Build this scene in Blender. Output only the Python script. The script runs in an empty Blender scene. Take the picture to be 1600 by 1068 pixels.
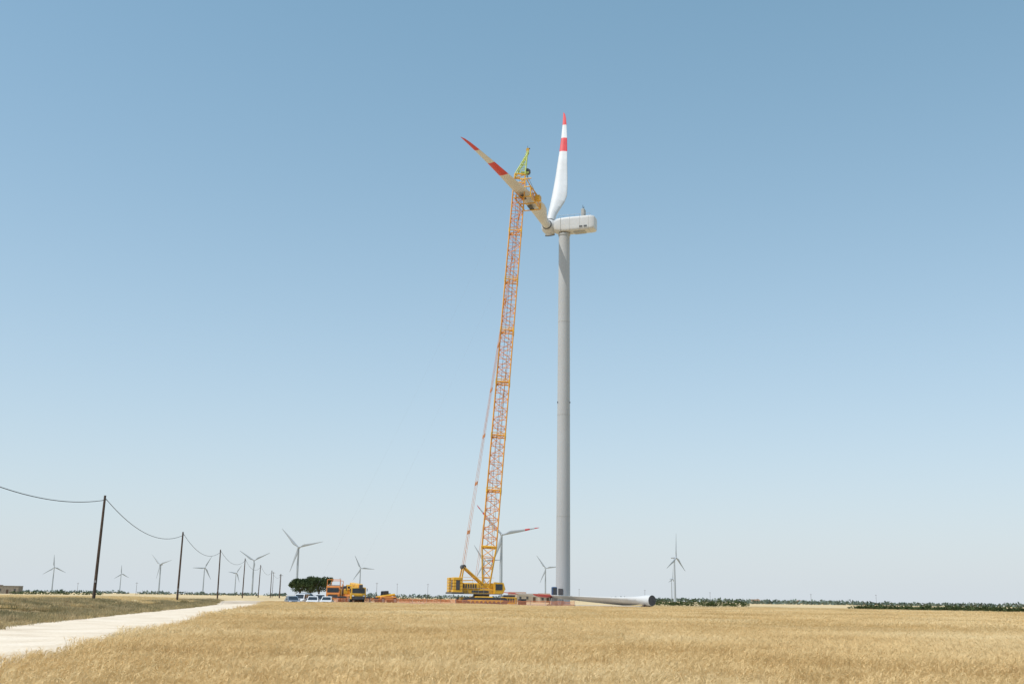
import bpy, math, random
import numpy as np
from mathutils import Vector, Matrix, noise
random.seed(7); rng=np.random.default_rng(7)
SC=bpy.context.scene
COL=SC.collection

# ---------------------------------------------------------------- materials
def new_mat(name):
    m=bpy.data.materials.new(name); m.use_nodes=True
    nt=m.node_tree; return m,nt,nt.nodes['Principled BSDF']
def paint(name,col,rough=0.5,var=0.12,scale=1.5,metal=0.0,dirt=None,dirt_amt=0.3):
    m,nt,b=new_mat(name)
    tc=nt.nodes.new('ShaderNodeTexCoord'); n=nt.nodes.new('ShaderNodeTexNoise')
    n.inputs['Scale'].default_value=scale; n.inputs['Detail'].default_value=6
    nt.links.new(tc.outputs['Object'],n.inputs['Vector'])
    cr=nt.nodes.new('ShaderNodeValToRGB')
    c0=dirt if dirt else tuple(c*(1-var) for c in col)
    if dirt: c0=tuple(a*(1-dirt_amt)+d*dirt_amt for a,d in zip(col,dirt))
    cr.color_ramp.elements[0].position=.35; cr.color_ramp.elements[0].color=(*c0,1)
    cr.color_ramp.elements[1].position=.62; cr.color_ramp.elements[1].color=(*col,1)
    nt.links.new(n.outputs['Fac'],cr.inputs['Fac']); nt.links.new(cr.outputs['Color'],b.inputs['Base Color'])
    b.inputs['Roughness'].default_value=rough; b.inputs['Metallic'].default_value=metal
    return m
def ramp_world(name,stops,scale,detail=8,rough=0.95,bump=0.0,bscale=20,scale2=None,stops2=None,trans=0.0,stretch=(1,1,1)):
    """colour from noise on world position; optional second, finer noise layer"""
    m,nt,b=new_mat(name); L=nt.links
    g=nt.nodes.new('ShaderNodeNewGeometry'); mp=nt.nodes.new('ShaderNodeMapping'); mp.inputs['Scale'].default_value=stretch
    L.new(g.outputs['Position'],mp.inputs['Vector'])
    n=nt.nodes.new('ShaderNodeTexNoise'); n.inputs['Scale'].default_value=scale; n.inputs['Detail'].default_value=detail
    L.new(mp.outputs[0],n.inputs['Vector'])
    cr=nt.nodes.new('ShaderNodeValToRGB'); E=cr.color_ramp.elements
    while len(E)<len(stops): E.new(0.5)
    for e,(p,c) in zip(E,stops): e.position=p; e.color=(*c,1)
    L.new(n.outputs['Fac'],cr.inputs['Fac']); out=cr.outputs['Color']
    if scale2:
        n2=nt.nodes.new('ShaderNodeTexNoise'); n2.inputs['Scale'].default_value=scale2; n2.inputs['Detail'].default_value=5
        L.new(g.outputs['Position'],n2.inputs['Vector'])
        c2=nt.nodes.new('ShaderNodeValToRGB')
        c2.color_ramp.elements[0].position=.3; c2.color_ramp.elements[0].color=(*stops2[0],1)
        c2.color_ramp.elements[1].position=.7; c2.color_ramp.elements[1].color=(*stops2[1],1)
        L.new(n2.outputs['Fac'],c2.inputs['Fac'])
        mx=nt.nodes.new('ShaderNodeMix'); mx.data_type='RGBA'; mx.blend_type='MULTIPLY'; mx.inputs[0].default_value=1
        L.new(out,mx.inputs[6]); L.new(c2.outputs['Color'],mx.inputs[7]); out=mx.outputs[2]
    L.new(out,b.inputs['Base Color']); b.inputs['Roughness'].default_value=rough
    b.inputs['Specular IOR Level'].default_value=0.15
    if bump>0:
        n3=nt.nodes.new('ShaderNodeTexNoise'); n3.inputs['Scale'].default_value=bscale; n3.inputs['Detail'].default_value=8
        L.new(g.outputs['Position'],n3.inputs['Vector'])
        bp=nt.nodes.new('ShaderNodeBump'); bp.inputs['Strength'].default_value=bump; bp.inputs['Distance'].default_value=.1
        L.new(n3.outputs['Fac'],bp.inputs['Height']); L.new(bp.outputs['Normal'],b.inputs['Normal'])
    if trans>0:
        t=nt.nodes.new('ShaderNodeBsdfTranslucent'); L.new(out,t.inputs['Color'])
        ms=nt.nodes.new('ShaderNodeMixShader'); ms.inputs[0].default_value=trans
        L.new(b.outputs[0],ms.inputs[1]); L.new(t.outputs[0],ms.inputs[2])
        L.new(ms.outputs[0],nt.nodes['Material Output'].inputs['Surface'])
    return m

M={}
M['white']=paint('turbine_white_paint',(.60,.61,.61),.45,.06,.25,dirt=(.42,.41,.38),dirt_amt=.3)
M['tower']=paint('tower_grey_paint',(.43,.445,.455),.55,.05,.12,dirt=(.38,.38,.37),dirt_amt=.35)
M['farw']=paint('far_turbine_hazed_paint',(.40,.44,.48),.6,.04,.1)  # white turbines greyed in the colour itself to imitate distance haze and backlight
M['red']=paint('red_marking_paint',(.60,.045,.05),.45,.15,.5)
M['yellow']=paint('crane_yellow_paint',(.80,.44,.03),.42,.2,.9,dirt=(.30,.18,.06),dirt_amt=.5)
M['ylat']=paint('crane_chord_paint',(.82,.39,.06),.5,.2,.9)
M['orange']=paint('crane_orange_lattice_paint',(.78,.28,.06),.5,.2,.9)
M['lime']=paint('boom_head_lime_paint',(.50,.58,.14),.5,.15,1)
M['black']=paint('black_rubber',(.025,.025,.027),.7,.3,3)
M['dark']=paint('dark_steel',(.07,.07,.075),.5,.3,2)
M['steel']=paint('galvanised_steel',(.35,.36,.37),.45,.15,2,metal=.4)
M['rope']=paint('steel_rope',(.16,.12,.10),.6,.1,2)
M['pend']=paint('pendant_orange',(.60,.27,.12),.6,.1,2)
M['glass']=paint('window_glass',(.03,.04,.05),.08,.2,2)
M['carw']=paint('car_white_paint',(.72,.73,.74),.25,.05,1)
M['carg']=paint('car_grey_paint',(.16,.2,.25),.25,.1,1)
M['blue']=paint('blue_paint',(.03,.07,.16),.45,.15,1)
M['lamp']=paint('lamp_lens',(.7,.7,.72),.1,.05,4)
M['net']=paint('orange_net_plastic',(.75,.25,.10),.6,.15,2)
M['wood']=paint('creosoted_wood',(.10,.065,.045),.85,.35,3)
M['barrel']=paint('grp_grey',(.40,.40,.38),.6,.1,1)
M['plaster']=paint('old_plaster',(.42,.36,.28),.9,.2,1.2,dirt=(.25,.2,.15),dirt_amt=.5)
M['stone']=paint('stone_wall',(.30,.26,.21),.9,.35,2)
M['tile']=paint('roof_tile',(.33,.20,.13),.85,.3,3)
M['bark']=paint('pine_bark',(.12,.08,.06),.9,.3,3)
M['needle']=ramp_world('pine_needles',[(.3,(.035,.06,.025)),(.7,(.10,.13,.05))],.9,rough=.8,trans=.25)
M['vine']=ramp_world('vine_leaves',[(.3,(.05,.08,.03)),(.7,(.11,.14,.06))],.5,rough=.8,trans=.2)
M['fartree']=ramp_world('far_tree_hazed_leaves',[(.3,(.12,.17,.15)),(.7,(.20,.24,.20))],.03,rough=.9)  # distance haze put into the colour: leaf green made paler and bluer
M['wheat']=ramp_world('ripe_wheat',[(.28,(.66,.46,.21)),(.48,(.81,.61,.32)),(.70,(.86,.70,.42))],.09,6,.8,scale2=1.3,stops2=((.80,.78,.74),(1,1,1)),trans=.25)
M['straw']=ramp_world('wheat_undergrowth',[(.3,(.50,.37,.18)),(.6,(.66,.50,.26))],.12,8,.95,bump=.8,bscale=9,scale2=4,stops2=((.62,.59,.55),(1,1,1)))
M['drygrass']=ramp_world('dry_grass',[(.25,(.50,.38,.19)),(.42,(.72,.56,.30)),(.7,(.82,.65,.38))],.07,8,.9,scale2=1.1,stops2=((.8,.78,.73),(1,1,1)),trans=.25,stretch=(1,.5,1))
M['scrub']=ramp_world('roadside_scrub',[(.3,(.28,.25,.13)),(.5,(.50,.40,.22)),(.72,(.66,.52,.31))],.25,8,.9,scale2=2,stops2=((.65,.65,.6),(1,1,1)),trans=.25)
M['ground']=ramp_world('dry_field_soil',[(.32,(.54,.42,.24)),(.5,(.64,.50,.29)),(.68,(.72,.57,.35))],.02,10,.95,bump=.4,bscale=3,scale2=.8,stops2=((.82,.80,.77),(1,1,1)))
M['road']=ramp_world('dirt_road_chalk',[(.3,(.66,.55,.42)),(.5,(.77,.66,.52)),(.7,(.82,.72,.59))],.35,10,.95,bump=.4,bscale=8,scale2=6,stops2=((.86,.85,.83),(1,1,1)))
M['pad']=ramp_world('gravel_pad',[(.3,(.44,.36,.28)),(.7,(.56,.47,.36))],.3,10,.95,bump=.4,bscale=8)

# ---------------------------------------------------------------- builder
class B:
    def __init__(s): s.v=[]; s.f=[]; s.m=[]; s.mats=[]; s.M=Matrix.Identity(4); s.sm=[]
    def mi(s,k):
        if k not in s.mats: s.mats.append(k)
        return s.mats.index(k)
    def add(s,vs,fs,mat,smooth=False):
        o=len(s.v); s.v+= [tuple(s.M@Vector(p)) for p in vs]
        i=s.mi(mat)
        for f in fs: s.f.append(tuple(o+a for a in f)); s.m.append(i); s.sm.append(smooth)
    def box(s,c,d,mat,rz=0,taper=1.0,ry=0):
        x,y,z=[a/2 for a in d]; R=Matrix.Rotation(rz,3,'Z')@Matrix.Rotation(ry,3,'Y'); C=Vector(c)
        vs=[]
        for sz in(-1,1):
            t=taper if sz>0 else 1
            for a,b in((-1,-1),(1,-1),(1,1),(-1,1)): vs.append(C+R@Vector((a*x*t,b*y*t,sz*z)))
        s.add(vs,[(3,2,1,0),(4,5,6,7),(0,1,5,4),(1,2,6,5),(2,3,7,6),(3,0,4,7)],mat)
    def bbox(s,c,d,mat,bev=.08,rz=0):
        x,y,z=[a/2 for a in d]; b=min(bev,x*.9,y*.9,z*.9); R=Matrix.Rotation(rz,3,'Z'); C=Vector(c)
        def ring(hx,hy,zz,cut):
            return [C+R@Vector(p) for p in((-hx+cut,-hy,zz),(hx-cut,-hy,zz),(hx,-hy+cut,zz),(hx,hy-cut,zz),(hx-cut,hy,zz),(-hx+cut,hy,zz),(-hx,hy-cut,zz),(-hx,-hy+cut,zz))]
        s.loft([ring(x-b,y-b,-z,b*.5),ring(x,y,-z+b,b),ring(x,y,z-b,b),ring(x-b,y-b,z,b*.5)],mat,False)
    def loft(s,rings,mat,smooth=True,caps=True):
        n=len(rings[0]); vs=[p for r in rings for p in r]; fs=[]
        for i in range(len(rings)-1):
            for j in range(n):
                k=(j+1)%n; fs.append((i*n+j,i*n+k,(i+1)*n+k,(i+1)*n+j))
        s.add(vs,fs,mat,smooth)
        if caps: 
            s.add(list(rings[0]),[tuple(range(n))[::-1]],mat); s.add(list(rings[-1]),[tuple(range(n))],mat)
    def tube(s,p,q,r,mat,n=6,r2=None,caps=True,smooth=True):
        p=Vector(p);q=Vector(q);d=(q-p)
        if d.length<1e-6:return
        d.normalize(); a=d.cross(Vector((0,0,1)) if abs(d.z)<.9 else Vector((0,1,0))).normalized(); b=d.cross(a)
        r2=r if r2 is None else r2
        mk=lambda c,rr:[c+a*math.cos(t)*rr+b*math.sin(t)*rr for t in[2*math.pi*i/n for i in range(n)]]
        s.loft([mk(p,r),mk(q,r2)],mat,smooth and n>4,caps)
    def obj(s,name,parent=None):
        me=bpy.data.meshes.new(name); me.from_pydata(s.v,[],s.f)
        for k in s.mats: me.materials.append(M[k])
        me.polygons.foreach_set('material_index',s.m); me.polygons.foreach_set('use_smooth',s.sm); me.update()
        o=bpy.data.objects.new(name,me); COL.objects.link(o)
        if parent: o.parent=parent
        return o
def empty(name):
    e=bpy.data.objects.new(name,None); e.empty_display_size=1; COL.objects.link(e); return e
def T(x,y,z,rz=0): return Matrix.Translation((x,y,z))@Matrix.Rotation(rz,4,'Z')
def brg(u): return (u-794)/1737.0     # tangent of compass bearing
def sm(t): t=max(0,min(1,t)); return t*t*(3-2*t)
def pl(tab,y):
    if y<=tab[0][0]: return tab[0][1]+(y-tab[0][0])*(tab[1][1]-tab[0][1])/(tab[1][0]-tab[0][0])
    for (a,b),(c,d) in zip(tab,tab[1:]):
        if y<=c: return b+(d-b)*(y-a)/(c-a)
    (a,b),(c,d)=tab[-2:]; return d+(y-c)*(d-b)/(c-a)
RR=[(0,-4.6),(19,-8.2),(58,-15.2),(124,-27),(200,-43),(260,-51)]
RL=[(0,-12),(25,-17.4),(56,-25),(132,-38.8),(200,-52),(260,-60)]
roadR=lambda y:pl(RR,y); roadL=lambda y:pl(RL,y)
def H(x,y):
    s=sm((y-184)/14)*.5
    b=0
    e=roadL(min(max(y,-50),300))
    if x<e-.5:
        b=sm((e-.5-x)/7)*.95
        if y>300: b*=1-sm((y-300)/300)
    n=0
    if x<e-1 and y<400: n=.10*noise.noise((x*.15,y*.15,0))*sm((e-1-x)/4)
    return max(s,b)+n

# ---------------------------------------------------------------- camera
cd=bpy.data.cameras.new('camera'); cam=bpy.data.objects.new('camera',cd); COL.objects.link(cam)
cd.lens=38; cd.sensor_width=36; cd.clip_end=40000; cd.clip_start=.1
cam.matrix_world=Matrix.Translation((0,0,1.7))@Matrix.Rotation(math.radians(90+13.35),4,'X')@Matrix.Rotation(.0150,4,'Z')
SC.camera=cam

# ---------------------------------------------------------------- light
SUN_AZ=math.radians(238); SUN_EL=math.radians(60)
w=bpy.data.worlds.new('World'); SC.world=w; w.use_nodes=True
nt=w.node_tree; L=nt.links; bg=nt.nodes['Background']; sky=nt.nodes.new('ShaderNodeTexSky'); sky.sky_type='NISHITA'
sky.sun_disc=False; sky.sun_elevation=SUN_EL; sky.sun_rotation=SUN_AZ
sky.air_density=1.0; sky.dust_density=.7; sky.ozone_density=3.5; sky.altitude=0
ml=nt.nodes.new('ShaderNodeVectorMath'); ml.operation='SCALE'; ml.inputs['Scale'].default_value=.142; L.new(sky.outputs[0],ml.inputs[0])
sp=nt.nodes.new('ShaderNodeSeparateXYZ'); cb=nt.nodes.new('ShaderNodeCombineXYZ'); L.new(ml.outputs[0],sp.inputs[0])
for k,pw in enumerate((.90,.74,.80)):
    q=nt.nodes.new('ShaderNodeMath'); q.operation='POWER'; q.inputs[1].default_value=pw; L.new(sp.outputs[k],q.inputs[0]); L.new(q.outputs[0],cb.inputs[k])
# thin haze layer, optical depth falling off with elevation
tc=nt.nodes.new('ShaderNodeTexCoord'); s2=nt.nodes.new('ShaderNodeSeparateXYZ'); L.new(tc.outputs['Generated'],s2.inputs[0])
m1=nt.nodes.new('ShaderNodeMath'); m1.operation='MAXIMUM'; m1.inputs[1].default_value=0; L.new(s2.outputs[2],m1.inputs[0])
m2=nt.nodes.new('ShaderNodeMath'); m2.operation='MULTIPLY'; m2.inputs[1].default_value=-4.8; L.new(m1.outputs[0],m2.inputs[0])
m3=nt.nodes.new('ShaderNodeMath'); m3.operation='EXPONENT'; L.new(m2.outputs[0],m3.inputs[0])
m4=nt.nodes.new('ShaderNodeMath'); m4.operation='MULTIPLY'; m4.inputs[1].default_value=.95; L.new(m3.outputs[0],m4.inputs[0])
mx=nt.nodes.new('ShaderNodeMix'); mx.data_type='RGBA'; L.new(m4.outputs[0],mx.inputs[0]); L.new(cb.outputs[0],mx.inputs[6]); mx.inputs[7].default_value=(.655,.715,.775,1)
sc=nt.nodes.new('ShaderNodeVectorMath'); sc.operation='SCALE'; sc.inputs['Scale'].default_value=1/.15; L.new(mx.outputs[2],sc.inputs[0])
L.new(sc.outputs[0],bg.inputs['Color']); bg.inputs['Strength'].default_value=.15
ld=bpy.data.lights.new('sun','SUN'); ld.energy=3.8; ld.angle=math.radians(.5); ld.color=(1,.95,.88)
lo=bpy.data.objects.new('sun',ld); COL.objects.link(lo)
sd=Vector((math.sin(SUN_AZ)*math.cos(SUN_EL),math.cos(SUN_AZ)*math.cos(SUN_EL),math.sin(SUN_EL)))
lo.rotation_euler=sd.to_track_quat('Z','Y').to_euler()
SC.view_settings.view_transform='Standard'; SC.view_settings.look='None'; SC.view_settings.exposure=0

# ---------------------------------------------------------------- ground, road, pad
def axis(parts):
    out=[]
    for a,b,st in parts: out+=list(np.arange(a,b,st))
    return out+[parts[-1][1]]
xs=axis([(-15000,-3000,3000),(-3000,-400,400),(-400,-120,28),(-120,-70,5),(-70,-4,1.2),(-4,180,8),(180,400,30),(400,3000,400),(3000,15001,3000)])
ys=axis([(-600,-60,90),(-60,0,10),(0,270,3),(270,640,20),(640,3000,300),(3000,18001,2500)])
vs=[(x,y,H(x,y)) for y in ys for x in xs]; nx=len(xs)
fs=[(j*nx+i,j*nx+i+1,(j+1)*nx+i+1,(j+1)*nx+i) for j in range(len(ys)-1) for i in range(nx-1)]
b=B(); b.add(vs,fs,'ground',True); b.obj('ground')
b=B(); vs=[];fs=[]; K=8; yy=list(np.arange(-20,232,3))
for j,y in enumerate(yy):
    l=roadL(y)+.35*noise.noise((y*.15,3,0)); r=roadR(y)+.35*noise.noise((y*.15,9,0))
    for i in range(K+1):
        t=i/K; x=l+(r-l)*t; vs.append((x,y,H(x,y)+.03+.015*math.sin(t*math.pi*4)))
for j in range(len(yy)-1):
    for i in range(K): fs.append((j*(K+1)+i,j*(K+1)+i+1,(j+1)*(K+1)+i+1,(j+1)*(K+1)+i))
b.add(vs,fs,'road',True); b.obj('dirt_road')
b=B(); px=list(np.arange(-50,47,3)); py=list(np.arange(190,266,3)); vs=[(x,y,H(x,y)+.05) for y in py for x in px]; n=len(px)
b.add(vs,[(j*n+i,j*n+i+1,(j+1)*n+i+1,(j+1)*n+i) for j in range(len(py)-1) for i in range(n-1)],'pad',True); b.obj('gravel_work_pad')

# ---------------------------------------------------------------- scatter helper
def scatter(name,points,rots,scales,variants,colname):
    me=bpy.data.meshes.new(name); me.from_pydata(points,[],[])
    a=me.attributes.new('rot','FLOAT_VECTOR','POINT'); a.data.foreach_set('vector',np.array(rots,dtype=np.float32).ravel())
    a=me.attributes.new('scl','FLOAT_VECTOR','POINT'); a.data.foreach_set('vector',np.array(scales,dtype=np.float32).ravel())
    o=bpy.data.objects.new(name,me); COL.objects.link(o)
    c=bpy.data.collections.new(colname)
    for v in variants: c.objects.link(v)
    ng=bpy.data.node_groups.new(name+'_scatter','GeometryNodeTree')
    ng.interface.new_socket('Geometry',in_out='INPUT',socket_type='NodeSocketGeometry')
    ng.interface.new_socket('Geometry',in_out='OUTPUT',socket_type='NodeSocketGeometry')
    N=ng.nodes; gi=N.new('NodeGroupInput'); go=N.new('NodeGroupOutput'); ip=N.new('GeometryNodeInstanceOnPoints')
    ci=N.new('GeometryNodeCollectionInfo'); ci.inputs[0].default_value=c; ci.inputs[1].default_value=True; ci.inputs[2].default_value=True
    ip.inputs['Pick Instance'].default_value=True
    r=N.new('GeometryNodeInputNamedAttribute'); r.data_type='FLOAT_VECTOR'; r.inputs['Name'].default_value='rot'
    s=N.new('GeometryNodeInputNamedAttribute'); s.data_type='FLOAT_VECTOR'; s.inputs['Name'].default_value='scl'
    L=ng.links; L.new(gi.outputs[0],ip.inputs['Points']); L.new(ci.outputs[0],ip.inputs['Instance'])
    L.new(r.outputs[0],ip.inputs['Rotation']); L.new(s.outputs[0],ip.inputs['Scale']); L.new(ip.outputs[0],go.inputs[0])
    md=o.modifiers.new('scatter','NODES'); md.node_group=ng
    return o
def raw_mesh(name,vs,fs,mat):
    me=bpy.data.meshes.new(name); me.from_pydata(vs,[],fs); me.materials.append(M[mat]); me.update()
    return bpy.data.objects.new(name,me)
def wheat_patch(name,size,dens,wid,seed):
    r=random.Random(seed); vs=[];fs=[]
    for _ in range(int(size*size*dens)):
        x=r.uniform(-size/2,size/2); y=r.uniform(-size/2,size/2); h=r.gauss(.65,.04)
        ld=r.gauss(0,1.1); ln=r.uniform(.03,.2); dx=math.cos(ld)*ln; dy=math.sin(ld)*ln
        fa=r.uniform(0,math.pi); wx=math.cos(fa); wy=math.sin(fa); w=.004*wid
        o=len(vs); z0=.28
        vs+=[(x-wx*w,y-wy*w,z0),(x+wx*w,y+wy*w,z0),(x+dx+wx*w,y+dy+wy*w,h),(x+dx-wx*w,y+dy-wy*w,h)]; fs.append((o,o+1,o+2,o+3))
        px,py,pz=x+dx,y+dy,h; el=r.uniform(1.2,-.2); hd=ld+r.uniform(-.5,.5); L=.085*(1+.2*(wid-1)); e0=len(vs)
        for k,ww in enumerate((.4,1,1,.1)):
            vs+=[(px-wx*.008*ww*wid,py-wy*.008*ww*wid,pz),(px+wx*.008*ww*wid,py+wy*.008*ww*wid,pz)]
            px+=math.cos(hd)*math.cos(el)*L/3; py+=math.sin(hd)*math.cos(el)*L/3; pz+=math.sin(el)*L/3; el-=.45
            if k: fs.append((e0+2*k-2,e0+2*k-1,e0+2*k+1,e0+2*k))
        for k in range(3):
            a0=len(vs); t=r.uniform(-.5,.5); q=r.uniform(0,.5)
            bx,by,bz=x+dx+math.cos(hd)*.03*k,y+dy+math.sin(hd)*.03*k,h+.03
            vs+=[(bx-wx*.002*wid,by-wy*.002*wid,bz),(bx+wx*.002*wid,by+wy*.002*wid,bz),(bx+math.cos(hd+t)*.1,by+math.sin(hd+t)*.1,bz+.02+.1*q)]
            fs.append((a0,a0+1,a0+2))
        if r.random()<.35:
            a0=len(vs); t=r.uniform(0,6.28); zz=r.uniform(.35,.55)
            vs+=[(x,y,zz),(x+math.cos(t)*.12,y+math.sin(t)*.12,zz+.06),(x+math.cos(t)*.12+.012*wid,y+math.sin(t)*.12,zz+.05),(x+math.cos(t)*.24,y+math.sin(t)*.24,zz-.06)]
            fs+=[(a0,a0+1,a0+2),(a0+1,a0+3,a0+2)]
    return raw_mesh(name,vs,fs,'wheat')
FIELD_END=186
def wend(x): return FIELD_END-(0.10*(x-30) if x>30 else 0)
near=[wheat_patch('wheat_patch_near',2.2,210,1.0,s) for s in range(6)]
far=[wheat_patch('wheat_patch_far',5.6,65,2.0,s+20) for s in range(4)]
def wheat_pts(y0,y1,st,xr):
    P=[];R=[];S=[]
    y=y0
    while y<y1:
        x=roadR(y)+st/2+.2; xm=xr(y)
        while x<xm:
            if y<wend(x)-st/2:
                jx=x+random.uniform(-.15,.15)*st; jy=y+random.uniform(-.15,.15)*st
                n=noise.noise((jx*.09,jy*.05,1)); n2=noise.noise((jx*.35,jy*.35,5))
                P.append((jx,jy,H(jx,jy))); R.append((0,0,n*3.4+random.uniform(-.9,.9)))
                S.append((1,1,1+.12*n+.13*n2+random.uniform(-.04,.04)))
            x+=st
        y+=st
    return P,R,S
p,r_,s_=wheat_pts(3,50,2.0,lambda y:y*.60+10); scatter('wheat_field',p,r_,s_,near,'wheat_near_source')
p,r_,s_=wheat_pts(52,200,5,lambda y:y*.62+25); scatter('wheat_field',p,r_,s_,far,'wheat_far_source')
b=B(); vs=[];fs=[]; yy=[2]+list(np.arange(5,160,2.5))+list(np.arange(160,189,2)); K=70
for j,y in enumerate(yy):
    l=roadR(y)+.7; r=150
    for i in range(K+1):
        t=(i/K)**1.6; x=l+(r-l)*t; ye=min(y,wend(x)-1); e=0 if (i==0 or j==0 or j==len(yy)-1) else 1
        vs.append((x,ye-.002*(len(yy)-j),H(x,ye)+.02+e*(.43+.07*noise.noise((x*.4,ye*.4,2)))))
for j in range(len(yy)-1):
    for i in range(K): fs.append((j*(K+1)+i,j*(K+1)+i+1,(j+1)*(K+1)+i+1,(j+1)*(K+1)+i))
b.add(vs,fs,'straw',True); b.obj('wheat_undergrowth')

def grass_patch(name,size,n,hh,wid,seed,mat,spread=.3):
    r=random.Random(seed); vs=[];fs=[]
    cl=[(r.uniform(-size/2,size/2),r.uniform(-size/2,size/2),r.uniform(.6,1.3)) for _ in range(max(6,n//14))]
    for _ in range(n):
        cx,cy,cs=r.choice(cl); x=cx+r.gauss(0,.16*cs); y=cy+r.gauss(0,.16*cs); h=hh*cs*r.uniform(.4,1.1)
        t=r.uniform(0,6.28); l=r.uniform(.1,1)*spread*h/.4; fa=r.uniform(0,3.14); wx=math.cos(fa)*wid;wy=math.sin(fa)*wid; o=len(vs)
        vs+=[(x-wx,y-wy,-.05),(x+wx,y+wy,-.05),(x+math.cos(t)*l*.4+wx*.8,y+math.sin(t)*l*.4+wy*.8,h*.6),(x+math.cos(t)*l*.4-wx*.8,y+math.sin(t)*l*.4-wy*.8,h*.6),(x+math.cos(t)*l,y+math.sin(t)*l,h)]
        fs+=[(o,o+1,o+2,o+3),(o+3,o+2,o+4)]
    return raw_mesh(name,vs,fs,mat)
G=[grass_patch('dry_grass_patch',3.4,700,.24,.012,s,'drygrass',.5) for s in range(3)]
S3=[grass_patch('scrub_patch',2.6,800,.36,.014,s+40,'scrub',.4) for s in range(3)]
P=[];R=[];S=[]; y=8
while y<190:
    x=roadL(y)-2.5
    while x>-.62*y-35:
        jx=x+random.uniform(-1,1); jy=y+random.uniform(-1,1)
        k=.8+.5*noise.noise((jx*.1,jy*.1,7)); P.append((jx,jy,H(jx,jy))); R.append((0,0,random.uniform(0,6.28))); S.append((1,1,k)); x-=3
    y+=3
scatter('dry_grass',P,R,S,G,'dry_grass_source')
P=[];R=[];S=[]
for _ in range(1100):
    y=random.uniform(6,205)**1.0; d=random.random()**1.3*(7 if y<120 else 4); x=roadL(y)-.6-d
    if noise.noise((x*.12,y*.06,11))<-.1 and d>1.0: continue
    k=random.uniform(.4,1.2)*(1.2-.07*d); P.append((x,y,H(x,y))); R.append((0,0,random.uniform(0,6.28))); S.append((.9,.9,k))
for _ in range(260):
    y=random.uniform(8,190); x=roadR(y)+.25+random.uniform(-.2,.3); P.append((x,y,0)); R.append((0,0,random.uniform(0,6.28))); S.append((.35,.8,.55*random.uniform(.5,1)))
scatter('roadside_scrub',P,R,S,S3,'scrub_source')
P=[];R=[];S=[]
for _ in range(1500):
    x=random.uniform(30,160); y=wend(x)+random.uniform(1,70); P.append((x,y,H(x,y))); R.append((0,0,random.uniform(0,6.28))); S.append((1.3,1.3,random.uniform(.5,1.3)))
scatter('dry_grass',P,R,S,G,'dry_grass_far_source')

# ---------------------------------------------------------------- turbine parts
BS=[(0,1.9,1.0),(.03,1.9,1.0),(.07,2.0,.92),(.12,2.6,.62),(.17,3.25,.42),(.22,3.5,.33),(.3,3.25,.28),(.4,2.8,.25),(.5,2.38,.22),(.61,1.95,.20),(.6101,1.95,.20),(.74,1.5,.19),(.7401,1.5,.19),(.87,1.05,.17),(.8701,1.05,.17),(.94,.78,.16),(.98,.5,.15),(1,.12,.15)]
def blade(b,root,e,c,L,pre=None,k=1.0,white='white',red='red',n=14,twist=.22,kt=1.0):
    """c = unit vector toward leading edge; lofted airfoil sections along e"""
    e=e.normalized(); c=(c-e*c.dot(e)).normalized(); t=e.cross(c)
    rings=[]
    for s,ch,th in BS:
        ch*=k; th=th if s<.05 else min(1,th*kt); tw=(1-s)*twist; cc=c*math.cos(tw)+t*math.sin(tw); tt=t*math.cos(tw)-c*math.sin(tw)
        o=root+e*(L*s)
        if pre is not None: o=o+pre*(s*s)
        sh=(ch/2-.95*k) if s>.05 else 0
        if s>.5: sh=(ch/2-.95*k*(1-(s-.5)*1.0))
        ring=[]
        for i in range(n):
            a=2*math.pi*i/n; u=math.cos(a); v=math.sin(a)
            q=v*(1-.35*(1-th)*(1-u)/1.0*.7) if u<0 else v
            ring.append(o+cc*(u*ch/2-sh)+tt*(q*ch*th/2))
        rings.append((s,ring))
    for (s0,r0),(s1,r1) in zip(rings,rings[1:]):
        m=(s0+s1)/2; isred=(m>.87) or (.61<m<.74)
        b.loft([r0,r1],red if isred else white,True,False)
    b.add(rings[0][1],[tuple(range(n))],'dark'); b.add(rings[-1][1],[tuple(range(n))],red)

# main turbine
mt=empty('wind_turbine')
TX,TY=11.3,229.0; GZ=H(TX,TY)+.05; TOP=80.9
b=B(); n=48
def circ(r,z,n=48): return [(TX+math.cos(2*math.pi*i/n)*r,TY+math.sin(2*math.pi*i/n)*r,GZ+z) for i in range(n)]
HH=TOP-GZ; rad=lambda z:1.50-.28*(z/HH)
b.loft([circ(rad(z),z) for z in np.linspace(0,HH,9)],'tower',True)
for z in(18,39.5,60): b.loft([circ(rad(z)+.02,z),circ(rad(z)+.02,z+.1)],'barrel',False)
b.loft([circ(1.62,0),circ(1.62,.3)],'tower',False); b.loft([circ(1.33,HH-.4),circ(1.33,HH)],'tower',False)
b.loft([circ(2.6,-.2),circ(2.6,.12),circ(2.2,.2)],'plaster',False)
for a in(math.radians(200),math.radians(340)): b.box((TX+math.cos(a)*1.40,TY+math.sin(a)*1.40,42.8),(.2,.2,.3),'dark')
b.obj('tower',mt)
b=B(); b.M=T(TX,TY,GZ,math.radians(-112))
b.bbox((1.5,0,2.3),(.12,1.0,2.1),'dark',.03); b.box((1.95,0,1.15),(.95,1.3,.08),'steel')
for i in range(5): b.box((2.55+i*.25,0,.98-i*.2),(.28,1.1,.04),'steel')
for sy in(-.6,.6):
    b.tube((2.4,sy,1.15),(3.75,sy,.05),.04,'steel'); b.tube((2.4,sy,2.1),(3.75,sy,1.0),.025,'steel'); b.tube((1.5,sy,2.1),(2.4,sy,2.1),.025,'steel')
    for x,z in((1.6,1.15),(2.4,1.15),(3.7,.05)): b.tube((x,sy,z),(x,sy,z+.98),.025,'steel')
    for x in(1.6,2.4): b.tube((x,sy,0),(x,sy,1.15),.04,'steel')
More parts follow.
